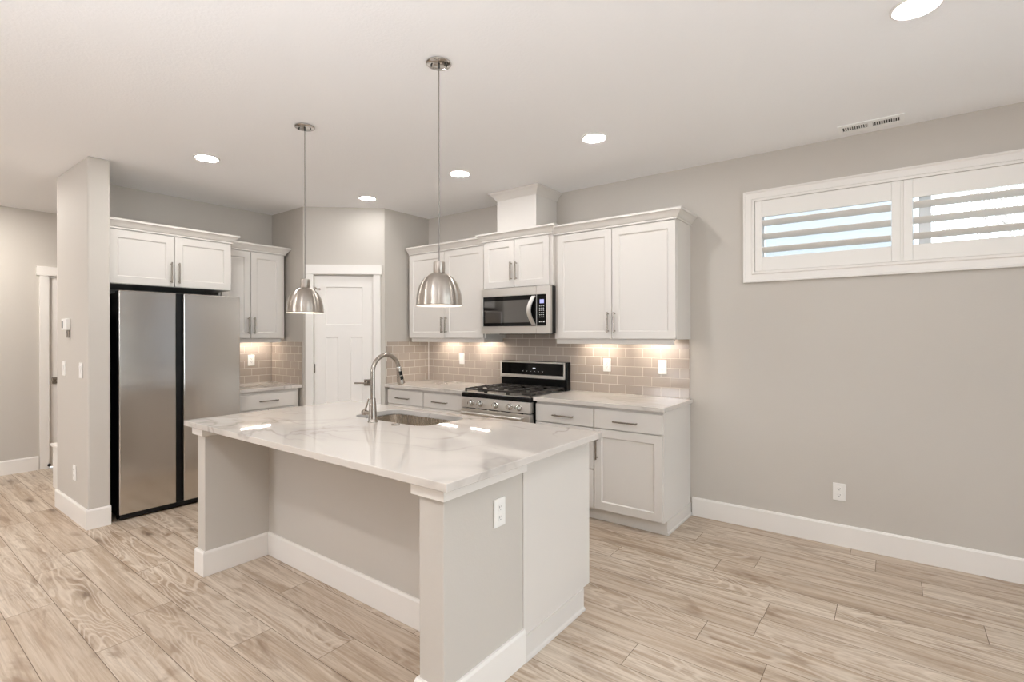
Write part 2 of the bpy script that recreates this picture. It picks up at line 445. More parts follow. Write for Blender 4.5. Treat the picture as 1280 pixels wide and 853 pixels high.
struct('wall_back', holed(-XRIGHT - .12, -XHALL + .12, 0, HC, [], 0, .12), 'wall', 'greige wall behind the camera', 'wall', loc=(0, YBACK, 0), rotz=PI)
struct('wall_pantry_left', MB().box(XF, PQ.x, PQ.y, PQ.y + .1, 0, HC), 'wall', 'short greige pantry wall left of the slanted door', 'wall')
struct('wall_pantry_right', MB().box(PP.x - .1, PP.x, PP.y, YW, 0, HC), 'wall', 'short greige pantry wall right of the slanted door', 'wall')
struct('wall_pantry_door', holed(0, DLEN, 0, HC, [(.104, .709, 0, 2.038)], 0, .1), 'wall', 'slanted greige wall around the pantry door', 'wall', loc=(PQ.x, PQ.y, 0), rotz=DIAG)

# ---- baseboards
BH = 0.145
BASE = [(0, 0), (.014, 0), (.014, BH - .012), (.009, BH), (0, BH)]
def baseboard(side, path, label):
    struct('baseboard_' + side, MB().sweep(BASE, path), 'trim', label, 'baseboard')
baseboard('range', [(XRIGHT, YW), (-1.268, YW)][::-1], 'white baseboard along the wall under the high window')
baseboard('stub', [(XF - .12, 1.105), (-4.715, 1.105), (-4.715, 1.24)], 'white baseboard around the narrow wall end left of the refrigerator')
baseboard('hall', [(XHALL, YBACK), (XHALL, 1.286)], 'white baseboard along the hallway wall up to its door')
baseboard('right', [(XRIGHT, YW), (XRIGHT, YBACK)], 'white baseboard along the wall right of the camera')
baseboard('back', [(XRIGHT, YBACK), (XHALL, YBACK)], 'white baseboard along the wall behind the camera')

# ---- doors
def make_door(name, loc, rotz, label, s0, s1, H, panels, header, lever, hinges):
    """local x runs left to right along the wall, -y comes into the room"""
    t = thing(name, label, 'door', loc, rotz, kind='structure')
    MB().slab(s0 + .003, s1 - .003, .012, H - .004, .012, .035, panels, .009, .007).build('slab', 'trim', t)
    c = MB(); c.box(s0 - .077, s0, -.018, 0, 0, H + .012); c.build('casing', 'trim', t, .002)
    c = MB(); c.box(s1, s1 + .072, -.018, 0, 0, H + .012); c.build('casing', 'trim', t, .002)
    MB().box(header[0], header[1], -.026, 0, H + .012, H + .108).build('header', 'trim', t, .002)
    for z in hinges:
        h = MB(); h.lathe([(.006, z - .045), (.006, z + .045)], (s0 + .001, .004, 0), 12); h.box(s0 + .004, s0 + .012, .009, .0125, z - .045, z + .045)
        h.build('hinge', 'nickel', t)
    x, z, d = lever
    h = MB(); h.box(x - .033, x + .033, .002, .012, z - .033, z + .033); h.lathe([(.011, 0), (.011, -.05)], (x, .004, z), 16, axis='y')
    hp = h.build('handle', 'nickel', t, .002)
    l = MB(); l.box(min(x + .012 * d * -1, x + .118 * d), max(x + .012 * d * -1, x + .118 * d), -.062, -.046, z - .008, z + .008); l.build('lever', 'nickel', hp, .004)
    return t
d1 = make_door('door_1', (PQ.x, PQ.y, 0), DIAG, 'white three panel pantry door set in the slanted wall', .104, .709, 2.038,
               [(.221, .592, 1.53, 1.92), (.221, .345, .22, 1.403), (.47, .592, .22, 1.403)], (.03, .797), (.643, .93, -1), (.25, 1.08, 1.87))
st = MB(); st.tube([(.104, -.004, 1.905), (.135, -.022, 1.90), (.172, -.034, 1.893)], .005, 8); st.lathe([(.011, 0), (.011, .014)], (.172, -.042, 1.893), 12, axis='y')
st.lathe([(.008, 0), (.008, .012)], (.130, -.034, 1.905), 12, axis='y'); st.build('hinge_stop', 'nickel', d1)
d2 = make_door('door_2', (XHALL, 0, 0), PI / 2, 'white hallway door with square knob plate behind the narrow wall end', 1.372, 2.15, 2.05,
               [(1.49, 2.03, 1.53, 1.93), (1.49, 1.71, .22, 1.40), (1.81, 2.03, .22, 1.40)], (1.27, 2.245), (1.43, .936, 1), ())
sb = MB(); sb.lathe([(.001, -.016), (.011, -.012), (.016, 0), (.011, .012), (.001, .016)], (1.366, -.032, .038), 14); sb.build('door_bumper', 'dark', d2)

# ---- windows
def make_window(n, loc, rotz, hole, label, mull=None, casing=True):
    """local x left to right seen from the room, wall face at y=0, outside at +y"""
    a, b, c, d = hole
    t = thing(f'window_{n}', label, 'window', loc, rotz, kind='structure')
    if casing:
        w = MB(); k = .077
        prof = [(0, -.002), (0, -.024), (.008, -.024), (.016, -.016), (.055, -.014), (.062, -.022), (.077, -.022), (.077, -.002)]
        # rectangular casing swept round the hole in the x-z plane, mitred
        ring = [(a - k, c - k), (b + k, c - k), (b + k, d + k), (a - k, d + k)]; sx = [1, -1, -1, 1]; sz = [1, 1, -1, -1]
        vs = []; fs = []; m = len(prof)
        for (x, z), p, q in zip(ring, sx, sz):
            for (o, y) in prof: vs.append((x + p * o, y, z + q * o))
        for i in range(4):
            for j in range(m):
                i2, j2 = (i + 1) % 4, (j + 1) % m; fs.append((i * m + j, i * m + j2, i2 * m + j2, i2 * m + j))
        w.add(vs, fs); w.build('casing', 'trim', t)
    f = MB(); g = .045
    f.box(a, a + g, .075, .13, c, d); f.box(b - g, b, .075, .13, c, d); f.box(a + g, b - g, .075, .13, c, c + g); f.box(a + g, b - g, .075, .13, d - g, d)
    for x in (mull or []): f.box(x - .03, x + .03, .07, .125, c + g, d - g)
    f.build('frame', 'vinyl', t, .003)
    gl = MB(); gl.box(a + g, b - g, .1, .104, c + g, d - g); gl.build('pane', 'glass', t)
    return t
make_window(1, (0, YW, 0), 0, WIN, 'long white framed window high on the right wall', [0.16])
make_window(2, (0, YW, 0), 0, PATIO, 'tall white window right of the picture in the range wall', [2.175])
make_window(3, (XRIGHT, 0, 0), -PI / 2, (-2.9, 0.3, 0.06, 2.35), 'wide white window in the wall right of the camera', [-1.3])
def portal(loc, rot, sx, sz):
    l = bpy.data.lights.new('daylight_portal', 'AREA'); l.shape = 'RECTANGLE'; l.size = sx; l.size_y = sz
    l.cycles.is_portal = True
    o = bpy.data.objects.new('daylight_portal', l); COL.objects.link(o); o.location = loc; o.rotation_euler = rot
portal((0.046, YW + .14, 2.136), (-PI / 2, 0, 0), 1.7, .5)
portal((2.175, YW + .14, 1.425), (-PI / 2, 0, 0), 1.65, 1.75)
portal((XRIGHT + .13, 1.3, 1.2), (PI / 2, 0, PI / 2), 3.2, 2.3)

def blind_mat():
    m = bpy.data.materials.new('blind_fabric'); m.use_nodes = True; t = m.node_tree; t.nodes.clear()
    o = t.nodes.new('ShaderNodeOutputMaterial'); mx = t.nodes.new('ShaderNodeMixShader'); mx.inputs[0].default_value = 0.6
    a = t.nodes.new('ShaderNodeBsdfDiffuse'); a.inputs[0].default_value = lin(232, 232, 232); b = t.nodes.new('ShaderNodeBsdfTranslucent'); b.inputs[0].default_value = (0.75, 0.79, 0.86, 1)
    t.links.new(a.outputs[0], mx.inputs[1]); t.links.new(b.outputs[0], mx.inputs[2]); t.links.new(mx.outputs[0], o.inputs[0]); return m
M['blind'] = blind_mat()
rb = thing('roller_blind', 'white roller blind drawn down over the tall window right of the picture', 'blind', (2.175, YW + .04, .575))
MB().box(-.81, .81, -.001, .001, 0, 1.66).build('fabric', 'blind', rb)
MB().lathe([(.022, -.81), (.022, .81)], (0, 0, 1.685), 16, axis='x').build('roller', 'vinyl', rb)
MB().box(-.81, .81, -.006, .006, -.012, .012).build('bottom_bar', 'vinyl', rb, .002)

# ---- plantation shutters in the high window
def shutter(x0, x1, label):
    z0, z1 = WIN[2] + .002, WIN[3] - .0015
    t = thing('window_shutter', label, 'shutter', ((x0 + x1) / 2, YW - .004, z0), 0, 'louvred shutters of the high window')
    w = (x1 - x0) / 2; st, tr, br = .046, .117, .100; H = z1 - z0
    f = MB()
    f.box(-w, -w + st, -.012, .018, 0, H); f.box(w - st, w, -.012, .018, 0, H)
    f.box(-w + st, w - st, -.010, .016, 0, br); f.box(-w + st, w - st, -.010, .016, H - tr, H)
    f.build('frame', 'shutter', t, .003)
    o = H - tr - br
    for k in range(3):
        zc = br + o * (k + .5) / 3 + .004; L = MB(); a = math.radians(27); hw = .036; pts = []
        for q in range(16):
            e = 2 * PI * q / 16; p, r = hw * math.cos(e), .0055 * math.sin(e)
            pts.append((.006 + p * math.cos(a) + r * math.sin(a), zc - p * math.sin(a) + r * math.cos(a)))
        L.extrude(pts, -w + st + .002, w - st - .002, 'x'); L.build('louver', 'shutter', t)
    return t
shutter(WIN[0] + .002, .036, 'left louvred shutter panel of the high window')
shutter(.050, WIN[1] - .002, 'right louvred shutter panel of the high window cut by the frame')
sp = MB().box(.0358, .0502, YW - .010, YW + .045, WIN[2] + .004, WIN[3] - .002).build('trim_1', 'shutter', None, .002)
tag(sp, 'white centre post between the two shutters', 'trim', kind='structure')

# ---- tiled backsplashes (part of the walls)
def splash(n, loc, rotz, w, z0, z1, label):
    mb = MB().box(0, w, -.009, 0, z0 - .9145, z1 - .9145)
    o = mb.build(f'trim_{n}', 'tile', None, loc=(loc[0], loc[1], .9145), rotz=rotz); tag(o, label, 'backsplash', kind='structure')
splash(2, (PP.x + .01, YW), 0, -1.288 - PP.x - .01, .9145, 1.43, 'taupe subway tile backsplash behind the range')
def bead(parent, x, y, h):
    MB().box(x - .004, x + .004, y - .004, y + .004, 0, h).build('corner_bead', 'trim', parent)
def splash_side():
    mb = MB().box(0, YW - PP.y - .03, -.009, 0, 0, 1.352 - .9145)
    o = mb.build('trim_3', 'tile', None, loc=(PP.x, PP.y + .02, .9145), rotz=PI / 2); tag(o, 'taupe tiles on the short pantry wall right of the door', 'backsplash', kind='structure')
    bead(o, YW - PP.y - .031, -.011, .436)
splash_side()
splash(4, (XF, 2.19), PI / 2, PQ.y - 2.19 - .001, .9145, 1.385, 'taupe tile backsplash beside the refrigerator')
splash(5, (XF + .01, PQ.y), 0, PQ.x - XF - .03, .9145, 1.352, 'taupe tiles on the short pantry wall left of the door')

# ================================================================== CABINETS
def bar_pull(parent, x, z, length, vertical, yf, mat='nickel'):
    h = MB(); L = length / 2; st = L - .014; r = .0055
    if vertical:
        h.box(x - r, x + r, yf - .034, yf - .023, z - L, z + L)
        for q in (-st, st): h.box(x - .0045, x + .0045, yf - .024, yf + .001, z + q - .0045, z + q + .0045)
    else:
        h.box(x - L, x + L, yf - .034, yf - .023, z - r, z + r)
        for q in (-st, st): h.box(x + q - .0045, x + q + .0045, yf - .024, yf + .001, z - .0045, z + .0045)
    return h.build('handle', mat, parent, .0015)

def front(t, kind, x0, x1, z0, z1, yf, pull=None, shaker=True):
    """a door or drawer front whose face is at y = yf"""
    p = MB(); rail = .058
    if shaker and kind == 'door':
        p.slab(x0, x1, z0, z1, yf, .02, [(x0 + rail, x1 - rail, z0 + rail, z1 - rail)], .009, .007)
    else: p.slab(x0, x1, z0, z1, yf, .02)
    o = p.build(kind, 'cab', t, .0015)
    if pull: bar_pull(o, pull[0], pull[1], pull[2], pull[3], yf)
    return o

CROWN = [(0, -.012), (.006, -.012), (.006, 0), (.014, .006), (.03, .028), (.044, .042), (.052, .046), (.052, .062), (0, .062)]
def wall_cabinet(label, loc, rotz, W, D, H, doors, pull_z, crown, rail=True, name='wall_cabinet', end_left=True, end_right=True, ret=False, rail_x=None):
    """origin: left bottom corner on the wall; doors: (x0, x1, side of the pull)"""
    t = thing(name, label, 'cabinet', loc, rotz, 'white wall cabinets')
    b = MB().box(0, W, -D + .02, 0, 0, H); b.build('body', 'cab', t, .0015)
    for (x0, x1, s) in doors:
        px = x1 - .026 if s == 'r' else x0 + .026
        front(t, 'door', x0, x1, .004, H - .02, -D, (px, pull_z[0], pull_z[1], True))
    path = []
    if crown[0] is not None: path.append((0, crown[0]))
    path += [(0, -D + .004), (W, -D + .004)]
    if crown[1] is not None: path.append((W, crown[1]))
    MB().sweep([(o - .004 if o < .001 else o, z + H) for o, z in CROWN], path).build('crown_moulding', 'cab', t)
    if rail:
        a, c = rail_x or (.012, W - .03)
        lr = MB()
        if ret: lr.extrude([(a, -D + .028), (c, -D + .028), (c, -.012), (c - .018, -.012), (c - .018, -D + .046), (a, -D + .046)], -.04, 0, 'z')
        else: lr.box(a, c, -D + .028, -D + .046, -.04, 0)
        lr.build('light_rail', 'cab', t, .002)
    return t

R = wall_cabinet('white two door wall cabinet at the right end, beside the bare wall', (-2.345, YW, 1.385), 0, 1.065, .333, .905,
                 [(.038, .543, 'r'), (.548, 1.060, 'l')], (.135, .165), (None, -.001))
L_ = wall_cabinet('white two door wall cabinet left of the microwave, behind the nearer pendant', (-4.19, YW, 1.388), 0, 1.068, .333, .905,
                  [(.006, .535, 'r'), (.540, 1.050, 'l')], (.135, .165), (None, None), ret=True)
MIDC = wall_cabinet('short white two door cabinet above the microwave', (-3.120, YW, 1.850), 0, .775, .365, .455,
                    [(.014, .372, 'r'), (.377, .745, 'l')], (.15, .165), (-.345, -.345), rail=False)
FR = wall_cabinet('deep white two door cabinet above the refrigerator', (XF, 1.245, 1.828), PI / 2, .94, .604, .445,
                  [(.02, .472, 'r'), (.477, .930, 'l')], (.12, .175), (None, -.33), rail=False)
SM = wall_cabinet('narrow tall white wall cabinet between refrigerator cabinet and pantry wall', (XF, 2.187, 1.388), PI / 2, .65, .345, .885,
                  [(.02, .292, 'r'), (.297, .615, 'l')], (.13, .165), (None, -.001), rail_x=(.012, .62))

hc = thing('hood_chase', 'white boxed duct chase with crown between cabinet and ceiling', 'duct cover', (-2.74, YW, 2.372))
MB().box(-.22, .22, -.343, -.001, -.005, HC - 2.372 - .002).build('body', 'cab', hc, .0015)
k = HC - 2.372
MB().sweep([(-.002, k - .075), (.006, k - .075), (.012, k - .062), (.034, k - .034), (.052, k - .018), (.058, k - .018), (.058, k - .002), (-.002, k - .002)],
           [(-.22, -.001), (-.22, -.343), (.22, -.343), (.22, -.001)]).build('crown_moulding', 'cab', hc)

def base_cabinet(label, loc, rotz, W, fronts, D=.586, side_trim=False, group='white base cabinets', H=.882):
    t = thing('base_cabinet', label, 'cabinet', loc, rotz, group)
    MB().extrude([(-D, .1), (-D, H), (-.002, H), (-.002, 0), (-.53, 0), (-.53, .1)], 0, W, 'x').build('body', 'cab', t, .001)
    MB().box(0, W, -.536, -.5302, .002, .098).build('toe_kick', 'cab', t)
    for (kind, x0, x1, z0, z1, pull) in fronts: front(t, kind, x0, x1, z0, z1, -D - .02, pull)
    if side_trim:
        MB().sweep([(0, .001), (.012, .001), (.012, .016), (.005, .022), (.005, .1), (0, .1)], [(W, -.536), (W, -.003)]).build('side_trim', 'cab', t)
    return t
base_cabinet('white three drawer base cabinet just right of the range', (-2.352, YW, 0), 0, .535,
             [('drawer', .004, .53, .720, .860, (.272, .782, .19, False)), ('drawer', .004, .53, .403, .712, (.272, .60, .19, False)), ('drawer', .004, .53, .108, .396, (.272, .30, .19, False))])
base_cabinet('white base cabinet with one drawer over a recessed door, at the right end', (-1.817, YW, 0), 0, .535,
             [('drawer', .004, .531, .720, .860, (.262, .782, .19, False)), ('door', .004, .531, .108, .712, (.030, .565, .16, True))], side_trim=True)
base_cabinet('white corner base cabinet beside the short pantry wall', (-4.215, YW, 0), 0, .536,
             [('drawer', .004, .531, .720, .860, (.25, .782, .19, False)), ('door', .004, .531, .108, .712, (.50, .60, .16, True))])
base_cabinet('white base cabinet just left of the range', (-3.678, YW, 0), 0, .536,
             [('drawer', .004, .531, .720, .860, (.24, .782, .20, False)), ('door', .004, .531, .108, .712, (.035, .60, .16, True))])
base_cabinet('narrow white base cabinet between the refrigerator and the short pantry wall', (XF, 2.205, 0), PI / 2, .65,
             [('drawer', .03, .618, .712, .852, (.322, .785, .19, False)), ('door', .03, .322, .108, .704, (.295, .6, .16, True)), ('door', .327, .618, .108, .704, (.355, .6, .16, True))], D=.568)

def worktop(name, label, x0, x1, y0, y1, z0=.8825, z1=.914):
    mb = MB().box(x0, x1, y0, y1, z0, z1); o = mb.build(name, 'quartz', None, .003); return tag(o, label, 'worktop', 'pale quartz worktops')
worktop('worktop', 'pale quartz worktop right of the range', -2.358, -1.262, 3.422, YW - .0005)
worktop('worktop', 'pale quartz worktop in the corner left of the range', PP.x + .0005, -3.131, 3.422, YW - .0005)
worktop('worktop', 'small pale quartz worktop beside the refrigerator', XF + .0005, -4.862, 2.198, PQ.y - .0005)

# ================================================================== APPLIANCES
# ---- refrigerator (faces +x)
fz = thing('refrigerator', 'stainless side by side refrigerator with black sides', 'refrigerator', (XF, 1.285, 0), PI / 2)
FD = .752                                                     # front face distance from the wall
MB().box(.012, .898, -.68, -.03, .03, 1.752).build('body', 'black', fz, .004)
for a, b in ((.008, .392), (.448, .902)):
    d = MB(); d.box(a + .002, b - .002, -FD + .016, -.688, .05, 1.766); dr = d.build('door', 'blackmat', fz, .003)
    p = MB(); p.box(a, b, -FD, -FD + .016, .048, 1.768); p.build('door_skin', 'fridge', dr, .006, 3)
g = MB(); g.box(.392, .448, -FD + .030, -.688, .05, 1.766); g.build('handle_recess', 'blackmat', fz)
g = MB()
g.box(.386, .398, -FD + .012, -FD + .034, .052, 1.764); g.build('grip', 'black', fz)
g = MB(); g.box(.442, .452, -FD + .012, -FD + .034, .052, 1.764); g.build('grip', 'black', fz)
MB().box(.012, .898, -FD + .012, -.68, .012, .046).build('grille', 'blackmat', fz, .003)
for x in (.03, .82):
    MB().box(x, x + .06, -.69, -.58, 1.7525, 1.772).build('hinge_cover', 'charcoal', fz, .004)
for x in (.03, .85):
    MB().lathe([(.018, 0), (.018, .03)], (x, -.66, 0), 14).build('foot', 'blackmat', fz)
    MB().lathe([(.018, 0), (.018, .03)], (x, -.1, 0), 14).build('foot', 'blackmat', fz)

# ---- microwave
mw = thing('microwave', 'stainless over the range microwave with black glass door', 'microwave', (-3.108, YW, 1.432), 0)
MB().box(.004, .771, -.375, -.002, .004, .412).build('body', 'charcoal', mw, .002)
f = MB(); f.slab(0, .629, 0, .414, -.403, .028, [(.024, .628, .066, .342)], .004, .002)
md = f.build('door', 'steel', mw, .002)
MB().box(.027, .626, -.4015, -.3995, .069, .339).build('door_glass', 'blackglass', md)
MB().box(.040, .572, -.4022, -.4010, .100, .300).build('window', 'mwglass', md)
f = MB(); f.slab(.631, .775, 0, .414, -.403, .028, [(.632, .730, .066, .342)], .004, .002)
pp = f.build('control_panel', 'steel', mw, .002)
MB().box(.634, .728, -.4015, -.3995, .069, .339).build('keypad', 'blackglass', pp)
MB().box(.664, .707, -.4028, -.4016, .262, .296).build('display', 'display', pp)
for i in range(6):
    for j in range(3):
        MB().box(.660 + j * .019, .660 + j * .019 + .009, -.4024, -.4016, .236 - i * .019, .236 - i * .019 + .006).build('key', 'marks', pp)
for j in range(3): MB().box(.658 + j * .021, .658 + j * .021 + .013, -.4024, -.4016, .098, .108).build('key', 'marks', pp)
h = MB(); path = []; rad = []
for i in range(13):
    q = i / 12; path.append((.578 + .030 * math.sin(PI * q) * -1 + .012, -.408 - .034 * math.sin(PI * q), .078 + .252 * q))
hv = []; hf = []
for (x, y, z) in path: hv += [(x - .012, y + .006, z), (x + .030, y, z), (x + .032, y + .010, z), (x - .008, y + .014, z)]
for i in range(12):
    for k_ in range(4):
        k2 = (k_ + 1) % 4; hf.append((i * 4 + k_, i * 4 + k2, i * 4 + 4 + k2, i * 4 + 4 + k_))
hf += [(0, 1, 2, 3), (48, 49, 50, 51)]
h.add(hv, hf, True); h.build('handle', 'pullsteel', md)
v = MB()
for i in range(9): v.box(.08 + i * .07, .13 + i * .07, -.36, -.30, -.001, .006)
v.build('vent_grille', 'dark', mw)
MB().box(.10, .60, -.25, -.08, -.006, .004).build('grease_filter', 'charcoal', mw)

# ---- range
rg = thing('range', 'stainless gas range with black backguard between the base cabinets', 'range', (-2.744, YW, 0), 0)
RW = .379; RF = -.655
MB().box(-RW, RW, RF + .05, -.012, .03, .888).build('body', 'black', rg, .002)
MB().box(-RW + .02, RW - .02, -.59, -.02, 0, .032).build('plinth', 'blackmat', rg)
MB().box(-RW, RW, RF - .002, -.075, .868, .905).build('cooktop', 'black', rg, .006, 3)
MB().box(-RW + .012, RW - .012, RF + .016, -.085, .9045, .9095).build('burner_tray', 'steel', rg, .002)
# control panel, sloped slightly
MB().extrude([(RF - .002, .866), (RF + .05, .866), (RF + .05, .776), (RF - .012, .776)], -RW + .002, RW - .002, 'x').build('control_panel', 'steel', rg, .002)
for x in (-.252, -.151, .02, .172, .268):
    kn = MB(); kn.lathe([(.030, 0), (.030, -.006), (.024, -.010), (.021, -.034), (.017, -.038), (.001, -.038)], (x, RF - .008, .820), 24, axis='y')
    ko = kn.build('knob', 'chrome', rg)
    MB().box(x - .005, x + .005, RF - .052, RF - .040, .801, .839).build('pointer', 'steel', ko, .002)
dv = MB(); dv.slab(-RW + .002, RW - .002, .20, .768, RF - .014, .06, [(-.27, .27, .33, .60)], .004, .003); od = dv.build('oven_door', 'steel', rg, .004, 3)
MB().box(-.267, .267, RF - .0115, RF - .0095, .333, .597).build('oven_window', 'blackglass', od)
hb = MB(); hb.tube([(-.33, RF - .06, .735), (.33, RF - .06, .735)], .013, 16)
for x in (-.31, .31): hb.tube([(x, RF - .012, .735), (x, RF - .06, .735)], .009, 10)
hb.build('handle', 'steel', od)
dw = MB(); dw.slab(-RW + .002, RW - .002, .05, .192, RF - .012, .05); dw.build('drawer', 'steel', rg, .003)
vt = MB()
for i in range(5): vt.box(-.31 + i * .13, -.21 + i * .13, RF - .0125, RF - .005, .769, .775)
vt.build('vent_slots', 'dark', rg)
# burners and grates
for (x, y, r) in ((-.25, -.50, .047), (-.25, -.22, .040), (0, -.36, .055), (.25, -.50, .050), (.25, -.22, .036)):
    b = MB(); b.lathe([(r + .012, 0), (r + .012, .006), (r, .010), (r, .016), (r - .006, .020), (.001, .021)], (x, y, .909), 24); b.build('burner', 'iron', rg)
for (x0, x1) in ((-.36, -.125), (-.118, .118), (.125, .36)):
    g = MB(); z0, z1 = .930, .944; w = .006; ya, yb = RF + .03, -.10
    for x in (x0 + w, x1 - w): g.box(x - w, x + w, ya, yb, z0, z1)
    for y in (ya, yb): g.box(x0, x1, y - w, y + w, z0, z1)
    xm = (x0 + x1) / 2
    g.box(x0, x1, (ya + yb) / 2 - w, (ya + yb) / 2 + w, z0, z1)
    for yc in (ya + (yb - ya) * .25, ya + (yb - ya) * .75):
        g.box(x0, xm - .03, yc - .005, yc + .005, z0 + .002, z1 + .002); g.box(xm + .03, x1, yc - .005, yc + .005, z0 + .002, z1 + .002)
        g.box(xm - .005, xm + .005, yc - .10, yc - .03, z0 + .002, z1 + .002); g.box(xm - .005, xm + .005, yc + .03, yc + .10, z0 + .002, z1 + .002)
    for x in (x0 + w, x1 - w):
        for y in (ya, yb): g.box(x - w, x + w, y - w, y + w, .909, z0)
    g.build('grate', 'iron', rg, .0015)
# backguard
bgd = MB().box(-RW, RW, -.074, -.012, .888, 1.170).build('backguard', 'black', rg, .004, 3)
fr = MB(); fr.slab(-RW - .001, RW - .014, 1.012, 1.166, -.092, .02, [(-RW + .014, RW - .030, 1.040, 1.156)], .004, .003); fr.build('frame', 'steel', bgd, .002)
MB().box(-RW + .018, RW - .034, -.0905, -.0885, 1.043, 1.153).build('control_glass', 'blackglass', bgd)
dg = MB()
for i in range(4): dg.box(.012 + i * .007 + (.004 if i > 1 else 0), .017 + i * .007 + (.004 if i > 1 else 0), -.0912, -.0906, 1.100, 1.110)
dg.build('clock_digits', 'digits', bgd)
for i in range(6): MB().box(-.11 + i * .045, -.098 + i * .045, -.0910, -.0906, 1.074, 1.077).build('key', 'marks', bgd)

# ================================================================== ISLAND
IX0, IX1, IY0, IY1 = -3.388, -1.215, 1.245, 2.402
LX0, LX1, RX0, RX1, WY0, BY = -3.346, -3.250, -1.415, -1.288, 1.305, 1.69
isl = thing('kitchen_island', 'kitchen island with greige end walls and white baseboards under the veined top', 'island', ((IX0 + IX1) / 2, 1.8, 0))
IO = Vector(((IX0 + IX1) / 2, 1.8))
def X(x): return x - IO.x
def Y(y): return y - IO.y
MB().box(X(LX0), X(LX1), Y(WY0), Y(1.79), 0, .880).build('end_wall', 'wall', isl, .004)
MB().box(X(RX0), X(RX1), Y(WY0), Y(1.79), 0, .880).build('end_wall', 'wall', isl, .004)
MB().box(X(LX1), X(RX0), Y(BY), Y(1.79), 0, .880).build('back_wall', 'wall', isl)
ibase = [(0, .001), (.014, .001), (.014, BH - .012), (.009, BH), (0, BH)]
# outward is to the right of travel: walk round with the body on the left
MB().sweep(ibase, [(X(LX0), Y(1.79)), (X(LX0), Y(WY0)), (X(LX1), Y(WY0)), (X(LX1), Y(BY)), (X(RX0), Y(BY)), (X(RX0), Y(WY0)), (X(RX1), Y(WY0)), (X(RX1), Y(1.792))]).build('baseboard', 'trim', isl)
capp = [(0, .826), (.010, .826), (.022, .832), (.022, .8805), (0, .8805)]
MB().sweep(capp, [(X(LX0), Y(1.79)), (X(LX0), Y(WY0)), (X(LX1), Y(WY0)), (X(LX1), Y(BY) )]).build('cap_trim', 'trim', isl)
MB().sweep(capp, [(X(RX0), Y(BY)), (X(RX0), Y(WY0)), (X(RX1), Y(WY0)), (X(RX1), Y(1.792))]).build('cap_trim', 'trim', isl)
cw = MB()
ya, yb = 1.7905, 2.386
cw.extrude([(Y(ya), 0), (Y(ya), .880), (Y(yb), .880), (Y(yb), .112), (Y(yb - .07), .112), (Y(yb - .07), 0)], X(RX1 - .018), X(RX1 + .003), 'x'); cw.build('end_panel', 'cab', isl, .001)
cw = MB(); cw.extrude([(Y(ya), 0), (Y(ya), .880), (Y(yb), .880), (Y(yb), .112), (Y(yb - .07), .112), (Y(yb - .07), 0)], X(LX0 - .003), X(LX0 + .018), 'x'); cw.build('end_panel', 'cab', isl, .001)
for sx, xx in ((1, RX1 + .003), (-1, LX0 - .003)):
    pth = [(X(xx), Y(ya)), (X(xx), Y(yb - .068))]
    if sx < 0: pth = pth[::-1]
    MB().sweep([(0, .001), (.014, .001), (.012, .012), (.004, .018), (.004, .110), (0, .110)], pth).build('toe_kick', 'cab', isl)
MB().box(X(LX0 + .018), X(RX1 - .018), Y(yb - .085), Y(yb - .07), .001, .11).build('toe_kick', 'cab', isl)
MB().box(X(LX0 + .0185), X(RX1 - .0185), Y(1.7905), Y(yb - .022), .11, .128).build('cabinet_floor', 'cab', isl)
n_d = 4; wd = (RX1 - LX0 - .036) / n_d
for i in range(n_d):
    x0 = X(LX0 + .018) + i * wd; p = MB()
    p.slab(-(x0 + wd - .003), -(x0 + .003), .118, .872, -Y(yb), .02, [(-(x0 + wd - .06), -(x0 + .06), .176, .814)], .009, .007)
    p.v = [(-a, -b, c) for a, b, c in p.v]
    o = p.build('door', 'cab', isl, .0015)
    hb = MB(); hx = x0 + (wd - .035 if i % 2 == 0 else .035); hb.box(hx - .0055, hx + .0055, Y(yb) + .023, Y(yb) + .034, .66, .82)
    for q in (.675, .805): hb.box(hx - .0045, hx + .0045, Y(yb) - .001, Y(yb) + .024, q - .0045, q + .0045)
    hb.build('handle', 'nickel', o, .0015)

# ---- island worktop with the sink cut-out
SX0, SX1, SY0, SY1 = -2.735, -2.075, 1.945, 2.318
def rrect(x0, x1, y0, y1, r, k=8):
    pts = []
    for (cx, cy, a0) in ((x0 + r, y0 + r, PI), (x1 - r, y0 + r, 1.5 * PI), (x1 - r, y1 - r, 0), (x0 + r, y1 - r, .5 * PI)):
        for i in range(k + 1):
            a = a0 + .5 * PI * i / k; pts.append((cx + r * math.cos(a), cy + r * math.sin(a)))
    return pts
def top_with_hole():
    z0, z1 = .8825, .914; k = 8; hole = rrect(SX0, SX1, SY0, SY1, .085, k); n = len(hole)
    out = [(IX0, IY0), (IX1, IY0), (IX1, IY1), (IX0, IY1)]
    vs = [(x, y, z1) for x, y in out + hole] + [(x, y, z0) for x, y in out + hole]; m = 4 + n; fs = []
    for c in range(4):
        s = 4 + c * (k + 1)
        for i in range(k): fs.append((c, s + i + 1, s + i))
        nx = (c + 1) % 4; fs.append((c, nx, 4 + nx * (k + 1), s + k))
    fs += [tuple(m + q for q in f[::-1]) for f in fs[:]]
    for c in range(4): nx = (c + 1) % 4; fs.append((c, m + c, m + nx, nx))
    for i in range(n): j = (i + 1) % n; fs.append((4 + i, 4 + j, m + 4 + j, m + 4 + i))
    mb = MB(); mb.add(vs, fs); return mb
o = top_with_hole().build('worktop', 'quartz', None, .003); tag(o, 'large veined white quartz island worktop with a sink cut out', 'worktop', 'pale quartz worktops')

